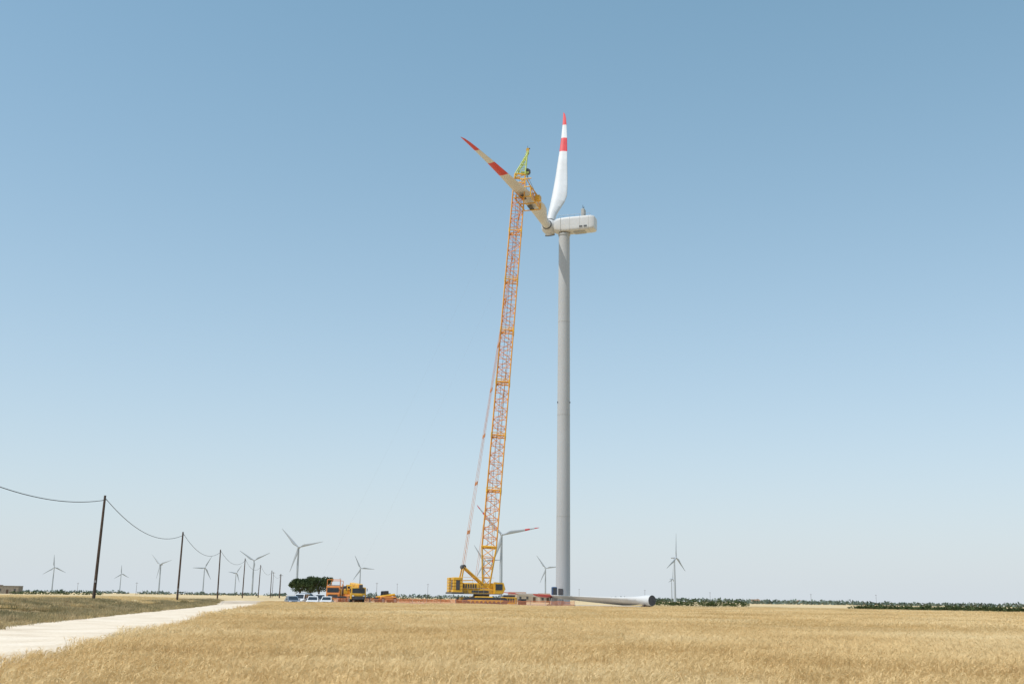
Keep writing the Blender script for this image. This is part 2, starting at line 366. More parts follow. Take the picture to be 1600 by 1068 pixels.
b.obj('entrance_stairs',mt)
beta=math.radians(18); D=Vector((-math.cos(beta),math.sin(beta),0)); Hh=Vector((-math.sin(beta),-math.cos(beta),0)); Z=Vector((0,0,1))
NC=Vector((TX,TY,82.75)); HUB=NC+D*3.55; HUB.z=82.85
side=D.cross(Z).normalized()
def rr(c,w,h,p,n=36):
    out=[]
    for i in range(n):
        a=2*math.pi*(i+.5)/n; u=math.cos(a); v=math.sin(a)
        out.append(c+side*(math.copysign(abs(u)**p,u)*w/2)+Z*(math.copysign(abs(v)**p,v)*h/2))
    return out
b=B()
st=[(2.35,1.9,2.0,.8),(2.1,2.7,2.7,.6),(1.5,3.1,3.1,.4),(.6,3.2,3.25,.3),(-1,3.3,3.3,.26),(-6.2,3.3,3.3,.26),(-6.95,3.1,3.1,.28),(-7.15,2.8,2.7,.34)]
b.loft([rr(NC+D*x,w,h,p) for x,w,h,p in st],'white',True)
for x in(.5,-1.6,-3.9,-5.9):
    b.loft([rr(NC+D*(x),3.33,3.33,.26),rr(NC+D*(x-.05),3.33,3.33,.26)],'barrel',False)
for x in(-4.2,-5.2):
    for sgn in(1,-1):
        c=NC+D*x+side*(1.64*sgn)+Z*(-.9); b.M=Matrix.Translation(c)@Matrix.Rotation(math.atan2(D.y,D.x),4,'Z'); b.bbox((0,0,0),(.7,.2,.3),'dark',.03); b.M=Matrix.Identity(4)
rotz=math.atan2(D.y,D.x)
b.M=Matrix.Translation(NC)@Matrix.Rotation(rotz,4,'Z')
b.bbox((-3.6,0,-1.7),(2.6,1.8,.35),'barrel',.1)
b.bbox((-4.4,0,2.55),(.75,1.5,2.0),'barrel',.1); b.box((-4.4,0,1.7),(1.0,1.7,.2),'dark')
for yy_ in(-.5,.5): b.tube((-4.4,yy_,3.5),(-4.4,yy_,4.4),.05,'dark')
b.tube((-4.4,-.7,3.9),(-4.4,.7,3.9),.04,'dark'); b.bbox((-1.0,0,1.75),(1.4,1.0,.25),'white',.06)
for sy in(-1.2,1.2):
    b.tube((-6.2,sy,2.15),(1.0,sy,2.15),.03,'steel')
    for i in range(7): b.tube((-6.2+i*1.2,sy,1.4),(-6.2+i*1.2,sy,2.15),.025,'steel')
b.obj('nacelle',mt)
b=B()
b.loft([rr(HUB+D*x,2*r,2*r,1.0) for x,r in((-1.35,1.25),(-1.2,1.5),(-.3,1.62),(.5,1.55),(1.1,1.25),(1.5,.8),(1.7,.2))],'white',True)
b.loft([rr(HUB+D*x,2*r,2*r,1.0) for x,r in((-1.75,1.1),(-1.3,1.1))],'dark',False)
psi=math.radians(87.6); eA=Hh*math.sin(psi)+Z*math.cos(psi); eB=Hh*math.sin(psi-math.radians(120))+Z*math.cos(psi-math.radians(120)); eC=Hh*math.sin(psi+math.radians(120))+Z*math.cos(psi+math.radians(120))
for e in(eA,eB,eC): b.tube(HUB+e*.8,HUB+e*1.75,1.05,'white',20); b.tube(HUB+e*1.7,HUB+e*1.86,1.12,'dark',20)
b.tube(HUB+eC*1.8,HUB+eC*1.9,.8,'black',20)
b.obj('rotor_hub',mt)
for nm,e in(('blade_1',eA),('blade_2',eB)):
    b=B(); blade(b,HUB+e*1.8,e,D,45.4,D*3.2,n=20); b.obj(nm,mt)

def far_turbine(u,dist,hubh,ang,yaw,Lf=.5):
    x=brg(u)*dist; b=B(); k=hubh/80
    g=H(x,dist); n=12
    b.loft([[(x+math.cos(2*math.pi*i/n)*r*k,dist+math.sin(2*math.pi*i/n)*r*k,g+z*k) for i in range(n)] for z,r in((0,2.3),(30,2.0),(78.5,1.4))],'farw',True)
    d=Vector((math.sin(math.radians(yaw)),-math.cos(math.radians(yaw)),0)); s=d.cross(Z).normalized(); C=Vector((x,dist,g+80*k))
    def r2(c,w,h): return [c+s*(math.copysign(abs(math.cos(a))**.6,math.cos(a))*w/2)+Z*(math.copysign(abs(math.sin(a))**.6,math.sin(a))*h/2) for a in[2*math.pi*i/12 for i in range(12)]]
    b.loft([r2(C+d*q*k,w*k,h*k) for q,w,h in((2.5,2,2),(2,3,3.2),(-5.5,3.4,3.5),(-6.5,2.6,2.6))],'farw',True)
    hc=C+d*4*k
    b.loft([r2(hc+d*q*k,w*k,w*k) for q,w in((-1.4,2.4),(0,3),(1.2,2.0),(1.8,.4))],'farw',True)
    for i in range(3):
        a=math.radians(ang+120*i); e=s*(-math.sin(a))+Z*math.cos(a)
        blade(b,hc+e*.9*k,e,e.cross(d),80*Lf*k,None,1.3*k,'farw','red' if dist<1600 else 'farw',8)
    b.obj('wind_turbine')
def hz(u): return 935+.015*(u-800)
for u,hy,ang,yaw,Lf in((80,887,-6,20,.5),(186,897,-5,40,.45),(247,883,-48,-20,.5),(316,888,28,40,.5),(366,896,35,50,.45),(393,877,-58,15,.5),(462,857,-44,0,.52),(561,889,-28,20,.5),(782,838,-42,5,.60),(755,878,-35,10,.5),(852,889,-38,10,.5),(1055,873,2,55,.55),(1050,905,10,60,.5)):
    d=80*1737/(hz(u)-hy)*.985
    far_turbine(u,d,81.2,ang,yaw,Lf)

# ---------------------------------------------------------------- crawler crane
cr=empty('crawler_crane')
def frame(p0,p1,up=Vector((0,1,0))):
    a=(p1-p0).normalized(); s=(up-a*up.dot(a)).normalized(); return a,s,a.cross(s)
def lattice(b,p0,p1,w0,w1,nb,rc,rd,mc,md,joints=(),d0=None,d1=None):
    a,s,t=frame(p0,p1); L=(p1-p0).length; d0=d0 or w0; d1=d1 or w1
    def cor(i):
        f=i/nb; w=w0+(w1-w0)*f; d=d0+(d1-d0)*f; c=p0+a*(L*f)
        return [c+s*(sx*d/2)+t*(tx*w/2) for sx,tx in((-1,-1),(1,-1),(1,1),(-1,1))]
    C=[cor(i) for i in range(nb+1)]
    for k in range(4): b.tube(C[0][k],C[-1][k],rc,mc,6)
    for i in range(nb+1):
        for k in range(4):
            j=(k+1)%4; big=i in joints
            b.tube(C[i][k],C[i][j],rd*(2.2 if big else .9),mc if big else md,5)
            if i<nb:
                if (i+k)%2==0: b.tube(C[i][k],C[i+1][j],rd,md,5)
                else: b.tube(C[i][j],C[i+1][k],rd,md,5)
        if i in joints:
            b.tube(C[i][0],C[i][2],rd*1.2,mc,5)
            if 0<i<nb:
                for k in range(4):
                    b.tube(C[i][k]-a*.5,C[i][k]+a*.5,rc*1.5,'yellow',6); j=(k+1)%4
                    b.tube(C[i][k]+a*.45,C[i][j]+a*.45,rd*1.2,'yellow',5)
    return C
CB=Vector((-4.2,207.0,3.6)); CT=Vector((1.15,212.0,87.6))
a,s,t=frame(CB,CT); L=(CT-CB).length
pA=CB+a*7.5; pB=CT-a*2.0
b=B()
lattice(b,CB,pA,1.2,2.7,4,.13,.075,'yellow','ylat',(4,),d0=2.4,d1=2.7)
lattice(b,pA,pB,2.7,2.4,42,.115,.066,'ylat','orange',(0,6,12,18,24,30,36,42))
lattice(b,pB,CT,2.4,2.1,1,.13,.08,'yellow','yellow',(1,))
b.tube(pA-t*.35,pB-t*.35,.05,'yellow'); b.tube(pA+t*.35,pB+t*.35,.04,'rope')
b.obj('main_boom',cr)
b=B(); HT=Vector((2.7,212.6,93.6)); 
for sy in(-1.05,1.05):
    q0=CT+s*sy-t*1.05; q1=CT+s*sy+t*1.05; top=HT+Vector((0,sy*.45,0))
    b.tube(q0,top,.13,'lime'); b.tube(q1,top+Vector((.25,0,-.3)),.13,'lime'); b.tube(q0,q1,.12,'lime')
    for f in(.2,.4,.6,.8):
        l0=q0.lerp(top,f); r0=q1.lerp(top,f); l1=q0.lerp(top,f+.2); b.tube(l0,r0,.06,'lime'); b.tube(r0,l1,.06,'lime')
for f in(0,.25,.5,.75,1):
    for k in(-1.05,1.05):
        o=CT+t*k; tp=HT; b.tube((o-s*1.05).lerp(tp-Vector((0,.47,0)),f),(o+s*1.05).lerp(tp+Vector((0,.47,0)),f),.07,'lime')
b.tube(HT+Vector((0,-.6,.1)),HT+Vector((0,.6,.1)),.32,'yellow',16); b.tube(HT,HT+Vector((0,0,1.1)),.04,'dark'); b.bbox(HT+Vector((.3,0,.5)),(.4,.3,.2),'dark',.05)
SH=CT+Vector((1.7,0,1.0))
b.tube(SH+Vector((0,-.5,0)),SH+Vector((0,.5,0)),.5,'dark',16); b.box(CT+Vector((1.0,0,.7)),(1.6,1.2,.35),'lime')
b.obj('boom_head',cr)
sY=.33; yc=HUB+eA*(1.8+45.4*sY)+D*(3.2*sY*sY-.3)
b=B()
hook=Vector((yc.x,yc.y,yc.z+5.6)); 
for dx in(-.15,.15): b.tube(SH+Vector((dx+.4,0,-.2)),hook+Vector((dx,0,.8)),.035,'rope',5)
b.bbox(hook+Vector((0,0,.5)),(.5,.5,1.0),'dark',.12); b.tube(hook,hook+Vector((0,0,-.5)),.12,'dark')
b.tube(hook+Vector((0,-.3,.6)),hook+Vector((0,.3,.6)),.45,'dark',14)
b.obj('hook_block',cr)
b=B()
u=eA; v=D; 
def Y(i,j,k): return yc+u*i+v*j+Z*k
for k,zz in((0,1.0),(1,-1.15)):
    for j in(-1.9,1.6):
        b.tube(Y(-3.6,j,zz),Y(3.6,j,zz),.15,'yellow',6)
    for i in(-3.6,0,3.6): b.tube(Y(i,-1.9,zz),Y(i,1.6,zz),.12,'yellow',6)
for i in(-3.6,0,3.6):
    b.tube(Y(i,-1.9,-1.15),Y(i,-1.9,1.0),.14,'yellow',6)
    b.tube(Y(i,-1.9,-1.15),Y(i+ (3.6 if i<3 else -3.6),-1.9,1.0),.07,'orange',6)
for i in(-2.8,2.8):
    b.tube(Y(i,1.6,-1.15),Y(i,1.6,-.2),.13,'yellow',6); b.box(Y(i,0,-.9),(.9,2.2,.2),'dark',rotz)
b.box(Y(-.5,-2.3,0),(1.0,1.4,1.0),'yellow',rotz)
b.tube(Y(3.6,-1.9,1.0),Y(6.8,-1.9,1.3),.12,'yellow'); b.tube(Y(6.8,-3.0,1.3),Y(6.8,-.6,1.3),.12,'yellow')
for i in(-3.2,3.2):
    for j in(-1.5,1.3): b.tube(Y(i,j,1.0),hook+Vector((0,0,-.4)),.04,'rope',5)
b.obj('blade_lifting_yoke',cr)
SA=math.radians(14)
b=B(); CX,CY=-5.0,206.6; g=H(CX,CY)+.05; b.M=T(CX,CY,g,SA)
for sy in(-3.1,3.1):
    prof=[]; R=.62; x0,x1=-3.6,3.6
    for i in range(9): a_=math.pi/2+math.pi*i/8; prof.append((x0+math.cos(a_)*R,R+math.sin(a_)*R))
    for i in range(9): a_=-math.pi/2+math.pi*i/8; prof.append((x1+math.cos(a_)*R,R+math.sin(a_)*R))
    b.loft([[(x,sy-.55,z) for x,z in prof],[(x,sy+.55,z) for x,z in prof]],'dark',False)
    b.bbox((0,sy,.62),(6.8,1.25,.6),'yellow',.12)
    for i in range(30):
        x=-3.7+i*.255; b.box((x,sy,1.27),(.17,1.16,.07),'black'); b.box((x,sy,-.01),(.17,1.16,.06),'black')
    for i in range(9): b.tube((-3.2+i*.8,sy-.66,.42),(-3.2+i*.8,sy+.66,.42),.26,'dark',12)
b.bbox((0,0,1.05),(3.4,5.4,.9),'yellow',.15); b.bbox((2.9,0,.95),(2.4,2.2,.7),'yellow',.12); b.bbox((-2.9,0,.95),(2.4,2.2,.7),'yellow',.12)
b.tube((0,0,1.4),(0,0,1.9),1.5,'dark',28)
b.obj('crawler_undercarriage',cr)
b=B(); b.M=T(CX,CY,g,SA)
b.bbox((-.8,0,2.35),(8.4,3.0,.9),'yellow',.1)
b.bbox((-2.6,1.1,3.35),(3.6,.9,1.2),'yellow',.1); b.bbox((-2.4,-1.1,3.3),(3.2,.9,1.1),'yellow',.1)
for i in range(6): b.box((-3.7+i*.45,-1.57,3.35),(.26,.03,.7),'dark')
for i,x in enumerate((-1.0,.5,1.7)): b.tube((x,-1.0,3.2),(x,1.0,3.2),.55,'rope',16); b.tube((x,-1.15,3.2),(x,-1.0,3.2),.75,'yellow',16); b.tube((x,1.0,3.2),(x,1.15,3.2),.75,'yellow',16)
for i in range(5): 
    for sy in(-2.0,2.0): b.bbox((-5.1,sy,2.35+i*.56),(1.8,2.1,.52),'yellow',.06)
b.bbox((-5.1,0,2.05),(2.2,6.2,.3),'dark',.05)
b.box((-6.02,-2.0,3.5),(.05,.9,1.6),'dark'); b.box((-5.1,-3.07,3.45),(.7,.05,1.7),'dark')
b.loft([[(1.9,y,2.0),(3.5,y,2.0),(3.9,y,2.9),(3.55,y,4.0),(1.9,y,4.1)] for y in(-2.75,-1.6)],'yellow',False)
b.box((2.7,-2.77,3.2),(1.3,.04,1.1),'glass'); b.box((3.78,-2.17,3.3),(.05,1.0,1.1),'glass',0,1,-.3)
b.box((-.6,-1.53,2.35),(3.2,.03,.35),'dark'); b.box((-1.6,-1.75,1.95),(5.2,.5,.06),'steel')
for x0 in(-4,-3,-2,-1,0,1): b.tube((x0,-1.97,1.98),(x0,-1.97,2.95),.03,'steel')
b.tube((-4,-1.97,2.95),(1,-1.97,2.95),.03,'steel')
for x0 in(-4,-2,0): b.tube((x0,-1.5,3.9),(x0,-1.5,4.9),.035,'yellow'); b.tube((x0,-1.5,4.9),(x0+2,-1.5,4.9),.035,'yellow')
b.obj('slewing_platform',cr)
b=B(); b.M=T(CX,CY,g,SA)
mtop=(-3.6,0,6.8)
for sy in(-1.2,1.2):
    b.tube((1.2,sy,2.8),(mtop[0],sy*.7,mtop[2]),.17,'yellow',8); b.tube((-4.4,sy,2.6),(mtop[0],sy*.7,mtop[2]),.15,'yellow',8)
    b.tube((-1.8,sy*.85,4.4),(-4.1,sy,4.3),.09,'yellow')
for f in(.3,.55,.8): b.tube((1.2+(-4.8)*f,-1.2+.36*f,2.8+4*f),(1.2-4.8*f,1.2-.36*f,2.8+4*f),.09,'yellow')
b.tube((mtop[0],-1,mtop[2]),(mtop[0],1,mtop[2]),.4,'dark',14)
b.obj('a_frame_mast',cr)
R4=T(CX,CY,g,SA)
b=B()
for sy in(-.8,.8):
    m=R4@Vector((mtop[0],sy,mtop[2])); top=CT-t*1.1+s*sy
    for o in(-.12,.12): b.tube(m+Vector((o,0,0)),top+Vector((o,0,0)),.03,'pend',5)
    m2=R4@Vector((-1.2,sy*.9,4.2)); top2=pA+a*46-t*1.3+s*sy; b.tube(m2,top2,.03,'pend',5)
    for f in np.arange(.08,.98,.115):
        c=m.lerp(top,f); b.tube(c-(top-m).normalized()*.35,c+(top-m).normalized()*.35,.11,'pend',5)
b.tube(R4@Vector((1.7,0,3.6)),CT,.03,'rope',5)
b.obj('pendant_ropes',cr)
b=B(); 
for (i,gx,gy) in((9,-34,190),(-3,-30,204)):
    p0=yc+u*i+Z*(-.8); q=Vector((gx,gy,H(gx,gy)+.6)); prev=p0
    for k in range(1,25):
        f=k/24; c=p0.lerp(q,f)-Z*(7*f*(1-f)*1.0); b.tube(prev,c,.004,'steel',4); prev=c
b.obj('tag_lines',cr)

# ---------------------------------------------------------------- blade on the ground
gb=empty('turbine_blade_on_stands')
root=Vector((25.8,199.0,1.75)); tip=Vector((-1.6,235.5,1.9)); e=(tip-root); Lb=e.length; e.normalize()
b=B(); blade(b,root,e,Vector((-.8,-.6,.32)).normalized(),Lb,Vector((0,0,1.1)),n=20,twist=.12,kt=.75); b.obj('blade',gb)
b=B()
for f in(.03,.62):
    c=root+e*(Lb*f); gz=H(c.x,c.y); zt=c.z-.9 if f<.1 else c.z+.2
    for o in(-.9,.9):
        p=Vector((c.x+o*.8,c.y+o*.6,gz)); b.tube(p,(c.x+o*.4,c.y+o*.3,zt),.09,'dark')
    b.box((c.x,c.y,gz+.12),(2.6,.4,.2),'dark',.64); b.box((c.x,c.y,zt),(1.8,.5,.2),'wood',.64)
b.obj('support_stands',gb)

# ---------------------------------------------------------------- orange safety net
def fence(pts,name='orange_safety_fence',h=.95):
    b=B()
    for p,q in zip(pts,pts[1:]):
        p=Vector((*p,0));q=Vector((*q,0)); L=(q-p).length; n=max(1,int(L/2.5))
        for i in range(n+1):
            c=p.lerp(q,i/n); z=H(c.x,c.y); b.tube((c.x,c.y,z),(c.x,c.y,z+h+.12),.025,'steel',5)
        for i in range(n):
            c=p.lerp(q,i/n); d=p.lerp(q,(i+1)/n)
            for k in range(9):
                sg=.06*math.sin(i*1.7+k); z=.08+k*h/9
                m=c.lerp(d,.5); zc,zd,zm=H(c.x,c.y)+z,H(d.x,d.y)+z,H(m.x,m.y)+z-.06-sg*.4-.1*abs(math.sin(i*2.3))
                w_=.016 if k<8 else .035
                b.add([(c.x,c.y,zc-w_),(m.x,m.y,zm-w_),(m.x,m.y,zm+w_),(c.x,c.y,zc+w_),(d.x,d.y,zd-w_),(d.x,d.y,zd+w_)],[(0,1,2,3),(1,4,5,2)],'net')
            for k in range(14):
                m=c.lerp(d,(k+.5)/14); z=H(m.x,m.y); b.add([(m.x-.015,m.y-.003,z+.06),(m.x+.015,m.y-.003,z+.06),(m.x+.015,m.y-.003,z+h-.12),(m.x-.015,m.y-.003,z+h-.12)],[(0,1,2,3)],'net')
    return b.obj(name)
fence([(-31,196),(-22,197),(-12,198),(-4,197.5),(4,199),(12,200)])
fence([(-38,222),(-20,226),(-9,228)])

# ---------------------------------------------------------------- vehicles
def wheels(b,xs_,ys_,R,w):
    for x in xs_:
        for y in ys_:
            sgn=1 if x>0 else -1
            b.tube((x-w/2,y,R),(x+w/2,y,R),R,'black',20,smooth=False); b.tube((x+sgn*w/2,y,R),(x+sgn*(w/2+.02),y,R),R*.6,'steel',12)
def car(u,d,rz,kind,col,name):
    b=B(); x=brg(u)*d; b.M=T(x,d,H(x,d)+.03,rz)   # local -Y is the front
    if kind=='van': L,W,Ht=4.9,1.9,1.95; body=[(-2.4,.35),(-2.45,.6),(-2.38,.95),(-1.65,1.12),(-1.55,1.15),(2.4,1.2),(2.45,.4)]; gh=[(-1.6,1.13),(-.85,1.88),(-.5,1.95),(2.25,1.93),(2.42,1.18)]
    else: L,W,Ht=4.4,1.82,1.62; body=[(-2.1,.3),(-2.2,.5),(-2.14,.82),(-1.95,.93),(-1.05,1.02),(2.05,1.06),(2.18,.8),(2.15,.35)]; gh=[(-1.1,1.01),(-.35,1.54),(.1,1.62),(1.5,1.58),(2.05,1.05)]
    hw=W/2
    n=len(body)
    rings=[]
    for xx,ins in((-hw,.10),(-hw+.1,0),(hw-.1,0),(hw,.10)):
        cz=.75
        rings.append([(xx,p[0]*(1-ins*.35),cz+(p[1]-cz)*(1-ins)) for p in body])
    b.loft(rings,col,False)
    g0=[(-hw+.07,*p) for p in gh]; g1=[(hw-.07,*p) for p in gh]
    for ring in(g0,g1):
        for i,p in enumerate(ring):
            if p[2]>1.3: ring[i]=(p[0]*.86,p[1],p[2])
    b.loft([g0,g1],col,False)
    def lp(a_,b_,t_): return tuple(a_[i]+(b_[i]-a_[i])*t_ for i in range(3))
    def quad(p,q,r,s_,nrm,off=.012):
        c=[Vector(k) for k in(p,q,r,s_)]; m=sum(c,Vector())/4; b.add([m+(k-m)*.88+Vector(nrm)*off for k in c],[(0,1,2,3)],'glass')
    quad(g0[0],g1[0],g1[1],g0[1],(0,-.8,.5)); quad(g1[-1],g0[-1],g0[-2],g1[-2],(0,.9,.3))
    for g_,sg in((g0,-1),(g1,1)):
        a0=g_[0];b0=g_[-1];c0=g_[1];d0=g_[-2]
        for t0,t1 in((.06,.36),(.4,.66),(.7,.95)):
            lo0,lo1=lp(a0,b0,t0),lp(a0,b0,t1); hi0,hi1=lp(c0,d0,max(0,t0)),lp(c0,d0,t1)
            quad(lp(lo0,hi0,.08),lp(lo1,hi1,.08),lp(lo1,hi1,.92),lp(lo0,hi0,.92),(sg,0,.2),.02)
        b.bbox((sg*(hw+.08),gh[0][0]+.35,gh[0][1]+.08),(.18,.12,.16),'dark',.03)
    fy=body[1][0]
    for sg in(-1,1):
        b.bbox((sg*(hw-.27),fy+.03,.78),(.38,.14,.2),'lamp',.04); b.bbox((sg*(hw-.2),-fy-.02,.95),(.2,.1,.3),'red',.03)
    b.bbox((0,fy+.0,.72),(W*.48,.1,.2),'dark',.03); b.bbox((0,fy+.0,.42),(W*.8,.14,.2),'dark',.04); b.box((0,fy-.06,.52),(.5,.02,.11),'lamp')
    wheels(b,(-hw+.12,hw-.12),(-L*.31,L*.30),.34,.24)
    b.obj(name)
car(457,172,.35,'suv','carg','parked_suv'); car(471,186,-.1,'van','carw','parked_van')
car(489,174,.12,'suv','carw','parked_car'); car(500,184,.2,'van','carw','parked_van')
car(511,181,.05,'suv','carw','parked_car'); car(480,199,.9,'suv','carg','parked_car')

# mobile telescopic crane, nose toward the road
MC=T(brg(551)*201,201,H(brg(551)*201,201)+.05,math.radians(16))
b=B(); b.M=MC
b.bbox((0,0,1.15),(2.6,12.0,.7),'orange',.1); b.bbox((0,0,.75),(1.4,11.6,.5),'dark',.05)
wheels(b,(-1.1,1.1),(-4.9,-3.3,.6,2.2,3.8),.62,.42)
b.loft([[(xx,-6.9,.7),(xx,-7.0,1.5),(xx,-6.75,2.7),(xx,-5.3,2.75),(xx,-5.2,.8)] for xx in(-1.3,1.3)],'yellow',False)
b.box((0,-6.93,2.1),(2.2,.06,.85),'glass'); b.box((0,-7.03,.95),(2.3,.06,.5),'dark')
for sg in(-1,1): b.box((sg*1.31,-6.2,2.15),(.05,.9,.75),'glass'); b.bbox((sg*.95,-7.06,1.25),(.35,.08,.22),'lamp',.03); b.bbox((sg*1.5,-6.9,2.3),(.12,.1,.5),'dark',.03)
b.bbox((0,1.0,2.0),(2.6,4.4,1.0),'yellow',.1); b.bbox((0,4.2,2.2),(2.6,1.6,1.6),'dark',.1)
b.loft([[(xx,-1.6,1.6),(xx,-1.8,2.4),(xx,-1.4,3.2),(xx,.2,3.2),(xx,.3,1.6)] for xx in(-1.3,-.45)],'yellow',False); b.box((-1.32,-.6,2.6),(.05,1.2,.8),'glass'); b.box((-.88,-1.72,2.5),(.7,.06,.8),'glass')
b.M=MC@Matrix.Translation((.35,3.4,3.1))@Matrix.Rotation(math.radians(2),4,'X')
b.bbox((0,-4.6,.1),(.9,10.6,.85),'yellow',.12); b.bbox((0,-9.95,.1),(.7,.5,.7),'orange',.08); b.bbox((0,-10.4,.05),(.6,.7,.8),'dark',.08)
b.tube((0,-1.5,-1.0),(0,-4.8,-.2),.2,'steel',10)
b.M=MC
for yy_ in(-1.6,5.4):
    for sg in(-1,1): b.bbox((sg*2.0,yy_,1.0),(1.9,.35,.3),'dark',.04); b.tube((sg*2.85,yy_,.05),(sg*2.85,yy_,1.1),.1,'steel'); b.box((sg*2.85,yy_,.04),(.6,.6,.06),'dark')
b.obj('mobile_crane')
def lorry(u,d,rz,cab,load):
    b=B(); x=brg(u)*d; b.M=T(x,d,H(x,d)+.05,rz)
    b.bbox((0,0,1.05),(2.5,8,.3),'dark',.05); wheels(b,(-1.05,1.05),(-3.9,1.8,3.1),.52,.35)
    b.loft([[(xx,-4.9,.6),(xx,-5.0,1.5),(xx,-4.75,2.9),(xx,-3.3,3.0),(xx,-3.2,.7)] for xx in(-1.2,1.2)],cab,False)
    b.box((0,-4.92,2.2),(2.1,.06,.85),'glass'); b.box((0,-5.02,1.1),(1.7,.06,.6),'dark')
    for sg in(-1,1): b.box((sg*.95,-5.03,.75),(.35,.06,.18),'lamp'); b.box((sg*1.22,-4.2,2.2),(.04,.9,.7),'glass')
    for i in range(3): b.bbox((.1*(-1)**i,-1.6+i*2.3,1.9+.35*(i%2)),(2.1,1.9,1.2+.6*(i%2)),load[i],.08)
    for sg in(-1,1): b.tube((sg*1.2,-2.9,1.2),(sg*1.2,-2.9,4.1),.06,'orange'); b.tube((sg*1.2,4,1.2),(sg*1.2,4,3.4),.06,'orange')
    b.tube((-1.2,-2.9,4.1),(1.2,-2.9,4.1),.06,'orange')
    b.obj('flatbed_lorry')
lorry(522,206,.1,'orange',('yellow','dark','yellow')); lorry(534,222,-.2,'dark',('dark','yellow','orange'))
b=B(); x=brg(603)*205; b.M=T(x,205,H(x,205)+.05,math.radians(-50))
b.bbox((0,0,.95),(1.9,3.6,.6),'orange',.15); wheels(b,(-.9,.9),(-1.3,1.3),.5,.36)
b.loft([[(xx,-.7,1.2),(xx,-.5,2.2),(xx,.5,2.25),(xx,.7,1.2)] for xx in(-.9,0)],'dark',False); b.box((-.46,-.62,1.75),(.7,.05,.7),'glass')
b.tube((.45,1.6,1.6),(.45,-2.2,1.1),.2,'yellow',4); b.box((.45,-2.4,.7),(1.2,.1,.7),'dark'); 
for k in(.1,.8): b.box((k,-2.9,.4),(.12,1.1,.06),'dark')
b.obj('telehandler')
b=B(); x=brg(866)*222; b.M=T(x,222,H(x,222)+.05,.2); b.box((0,0,.9),(1.2,1.2,1.8),'steel'); b.bbox((0,0,2.7),(1.0,1.0,1.8),'blue',.12); b.box((0,-.52,2.7),(.7,.03,1.4),'dark'); b.obj('site_cabinet')
b=B(); x=brg(795)*214; b.M=T(x,214,H(x,214)+.05,.1)
b.bbox((0,0,.8),(3.0,1.6,1.3),'yellow',.08); b.bbox((2.6,.2,.6),(1.5,1.4,1.1),'dark',.05); b.bbox((0,0,1.65),(2.2,1.4,.4),'dark',.08)
for k in range(5): b.box((-1.0+k*.45,-.82,.85),(.28,.03,.7),'dark')
b.obj('generator')

# ---------------------------------------------------------------- buildings
def house(u,d,w,dp,h,rz,roof,name,wall='plaster'):
    b=B(); x=brg(u)*d; b.M=T(x,d,H(x,d)-.1,rz)
    b.box((0,0,h/2),(w,dp,h),wall)
    if roof=='gable':
        o=.3; r=h+dp*.22
        b.add([(-w/2-o,-dp/2-o,h-.05),(w/2+o,-dp/2-o,h-.05),(w/2+o,0,r),(-w/2-o,0,r),(-w/2-o,dp/2+o,h-.05),(w/2+o,dp/2+o,h-.05)],[(0,1,2,3),(3,2,5,4),(0,3,4),(1,5,2)],'tile')
    else: b.box((0,0,h+.12),(w+.2,dp+.2,.24),wall)
    nw=max(2,int(w/2.6))
    for i in range(nw):
        xx=-w/2+w*(i+.5)/nw
        if i==nw//2: b.box((xx,-dp/2,1.05),(1.0,.06,2.1),'wood')
        else: b.box((xx,-dp/2,h*.55),(.8,.06,min(1.0,h*.35)),'dark'); b.box((xx,-dp/2-.02,h*.55-.6),(1.0,.12,.08),'stone')
    b.obj(name)
house(828,440,11,6,3.2,.1,'flat','farm_building'); house(808,480,7,6,2.9,-.1,'gable','stone_house','stone'); house(850,420,4,4,2.6,.2,'gable','farm_shed')
house(14,520,10,6,3.6,.1,'flat','ruined_farmhouse','stone'); house(-14,530,8,6,4,.1,'flat','farm_building','stone')
house(1245,2600,22,9,6,.1,'gable','farm_building'); house(1180,1500,12,7,4,.2,'gable','farm_building')

# ---------------------------------------------------------------- trees
def leaves(b,c,rad,n,size,mat,r):
    for _ in range(n):
        d=Vector((r.gauss(0,1),r.gauss(0,1),r.gauss(0,1))).normalized()*(r.random()**.4)
        p=Vector(c)+Vector((d.x*rad[0],d.y*rad[1],d.z*rad[2]))
        q=Vector((r.gauss(0,1),r.gauss(0,1),r.gauss(0,1))).normalized(); w_=q.cross(Vector((r.random(),r.random(),r.random()))).normalized(); s_=size*r.uniform(.6,1.4)
        b.add([p-q*s_-w_*s_*.5,p+q*s_-w_*s_*.4,p+q*s_*.8+w_*s_*.6,p-q*s_*.7+w_*s_*.5],[(0,1,2,3)],mat)
def pine(u,d,w_,ht,seed):
    r=random.Random(seed); b=B(); x=brg(u)*d; b.M=T(x,d,H(x,d))
    fork=ht*.38; b.tube((0,0,-.1),(.15,0,fork),.28,'bark',10,.2)
    for i in range(12):
        a_=i*.9; rr_=w_*.42*r.uniform(.35,1); z=ht*r.uniform(.62,.84); q=(math.cos(a_)*rr_,math.sin(a_)*rr_,z-.3)
        b.tube((.15,0,fork),q,.12,'bark',6,.04)
        leaves(b,(q[0],q[1],z),(w_*r.uniform(.15,.24),w_*.2,ht*r.uniform(.10,.15)),300,.15,'needle',r)
    leaves(b,(0,0,ht*.76),(w_*.42,w_*.4,ht*.15),700,.16,'needle',r)
    leaves(b,(0,0,ht*.5),(w_*.42,w_*.4,ht*.16),450,.15,'needle',r)
    b.obj('umbrella_pine_tree')
pine(467,262,5.2,5.6,1); pine(497,268,6.4,6.1,2); pine(484,285,5,5.4,3)
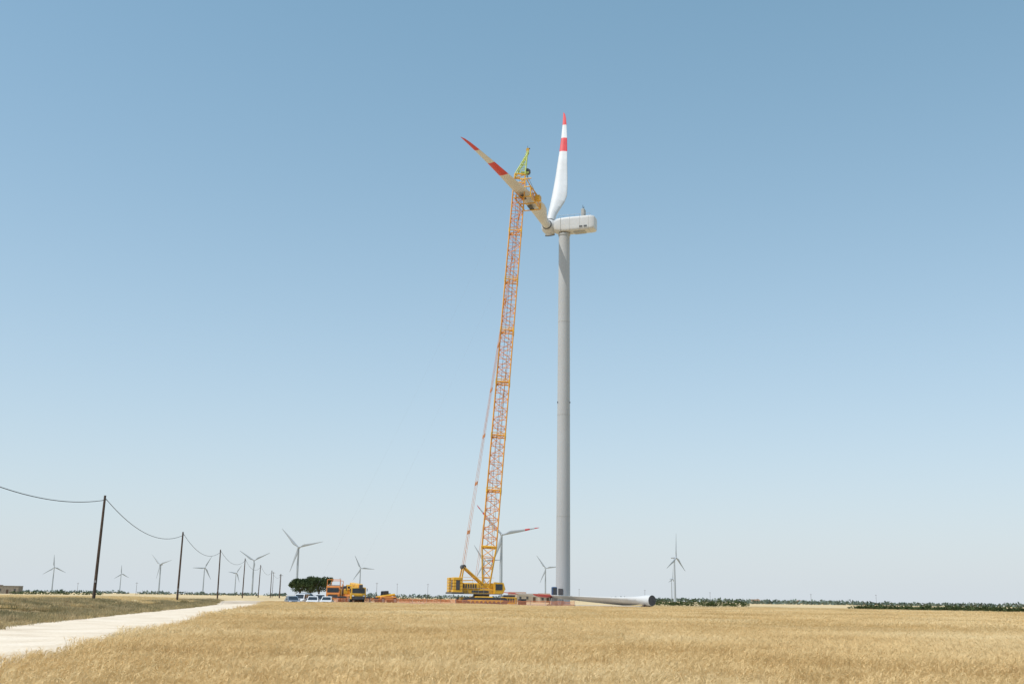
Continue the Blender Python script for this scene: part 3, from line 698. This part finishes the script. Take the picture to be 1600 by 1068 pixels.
def mass(name,u0,u1,d0,d1,h,wid,seed,mat,size,dens=1.0,zb=0,gap=.0):
    r=random.Random(seed); b=B(); u=u0; 
    while u<u1:
        f=(u-u0)/(u1-u0); d=d0+(d1-d0)*f; x=brg(u)*d
        g=noise.noise((u*.05,seed,0))
        if g>gap-.35:
            hh=h*(.65+.6*r.random()+.4*g); rx=wid*r.uniform(.6,1.3); leaves(b,(x,d+r.uniform(-wid,wid),H(x,d)+hh*.45+zb),(rx,wid,hh*.55),int(26*dens),size,mat,r)
        u+=wid*1737/d*.7*r.uniform(.5,1.2)
    b.obj(name)
mass('vineyard_hedge',1335,1720,232,205,1.0,1.1,1,'vine',.16,2.6,.05,-1)
mass('vineyard_hedge',1345,1720,243,220,1.0,1.1,2,'vine',.16,2,.05,-1)
mass('vineyard_hedge',1026,1165,300,285,1.5,1.2,3,'vine',.18,2.4,.1,-1)
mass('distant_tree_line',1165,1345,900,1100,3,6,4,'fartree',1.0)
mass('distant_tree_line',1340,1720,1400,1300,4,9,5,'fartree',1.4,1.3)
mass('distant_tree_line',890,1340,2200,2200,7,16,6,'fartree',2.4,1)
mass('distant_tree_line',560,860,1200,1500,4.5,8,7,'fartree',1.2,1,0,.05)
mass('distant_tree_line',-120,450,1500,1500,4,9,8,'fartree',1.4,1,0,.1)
mass('roadside_bushes',572,700,330,330,1.1,1.6,9,'vine',.2,1.6,0,.1)
mass('roadside_bushes',20,160,300,330,.9,1.6,10,'vine',.2,1.2,0,.15)

# ---------------------------------------------------------------- utility poles and cable
PP=[(-33.5,52),(-41,110),(-49.7,167),(-61.2,234),(-70.8,296),(-81,360),(-91,425),(-101,490)]
tops=[]
for i,(x,y) in enumerate(PP):
    b=B(); g=H(x,y); h=10.35; ln=(.0,.12,.05,-.1,.06,.15,0,0)[i]
    b.tube((x,y,g-.3),(x+ln,y,g+h),.17,'wood',10,.115); b.tube((x+ln,y,g+h),(x+ln,y,g+h+.03),.13,'steel',10)
    b.tube((x+ln-.02,y-.2,g+h-.25),(x+ln-.02,y+.2,g+h-.25),.03,'steel'); b.tube((x+ln+.22,y,g+h-.42),(x+ln+.1,y,g+h-.3),.04,'steel')
    b.box((x+.05,y-.17,g+1.9),(.16,.02,.22),'steel')
    b.obj('utility_pole'); tops.append(Vector((x+ln+.2,y,g+h-.4)))
b=B()
for p,q in zip(tops,tops[1:]):
    prev=p
    for k in range(1,25):
        f=k/24; c=p.lerp(q,f)-Z*(1.9*4*f*(1-f)); b.tube(prev,c,.032,'black',5); prev=c
b.obj('overhead_cable')
b=B()
for u_,d,h in((437,420,9),(425,520,12),(588,700,10),(668,800,11),(905,900,10),(1008,800,9),(1110,900,9),(1268,800,8),(1370,900,9),(212,700,8),(120,800,8),(620,900,12),(530,800,14)):
    x=brg(u_)*d; g=H(x,d); b.tube((x,d,g),(x,d,g+h),.12,'wood',6,.08); b.tube((x-.8,d,g+h-.6),(x+.8,d,g+h-.6),.06,'wood',5)
b.obj('distant_power_poles')
print('done')
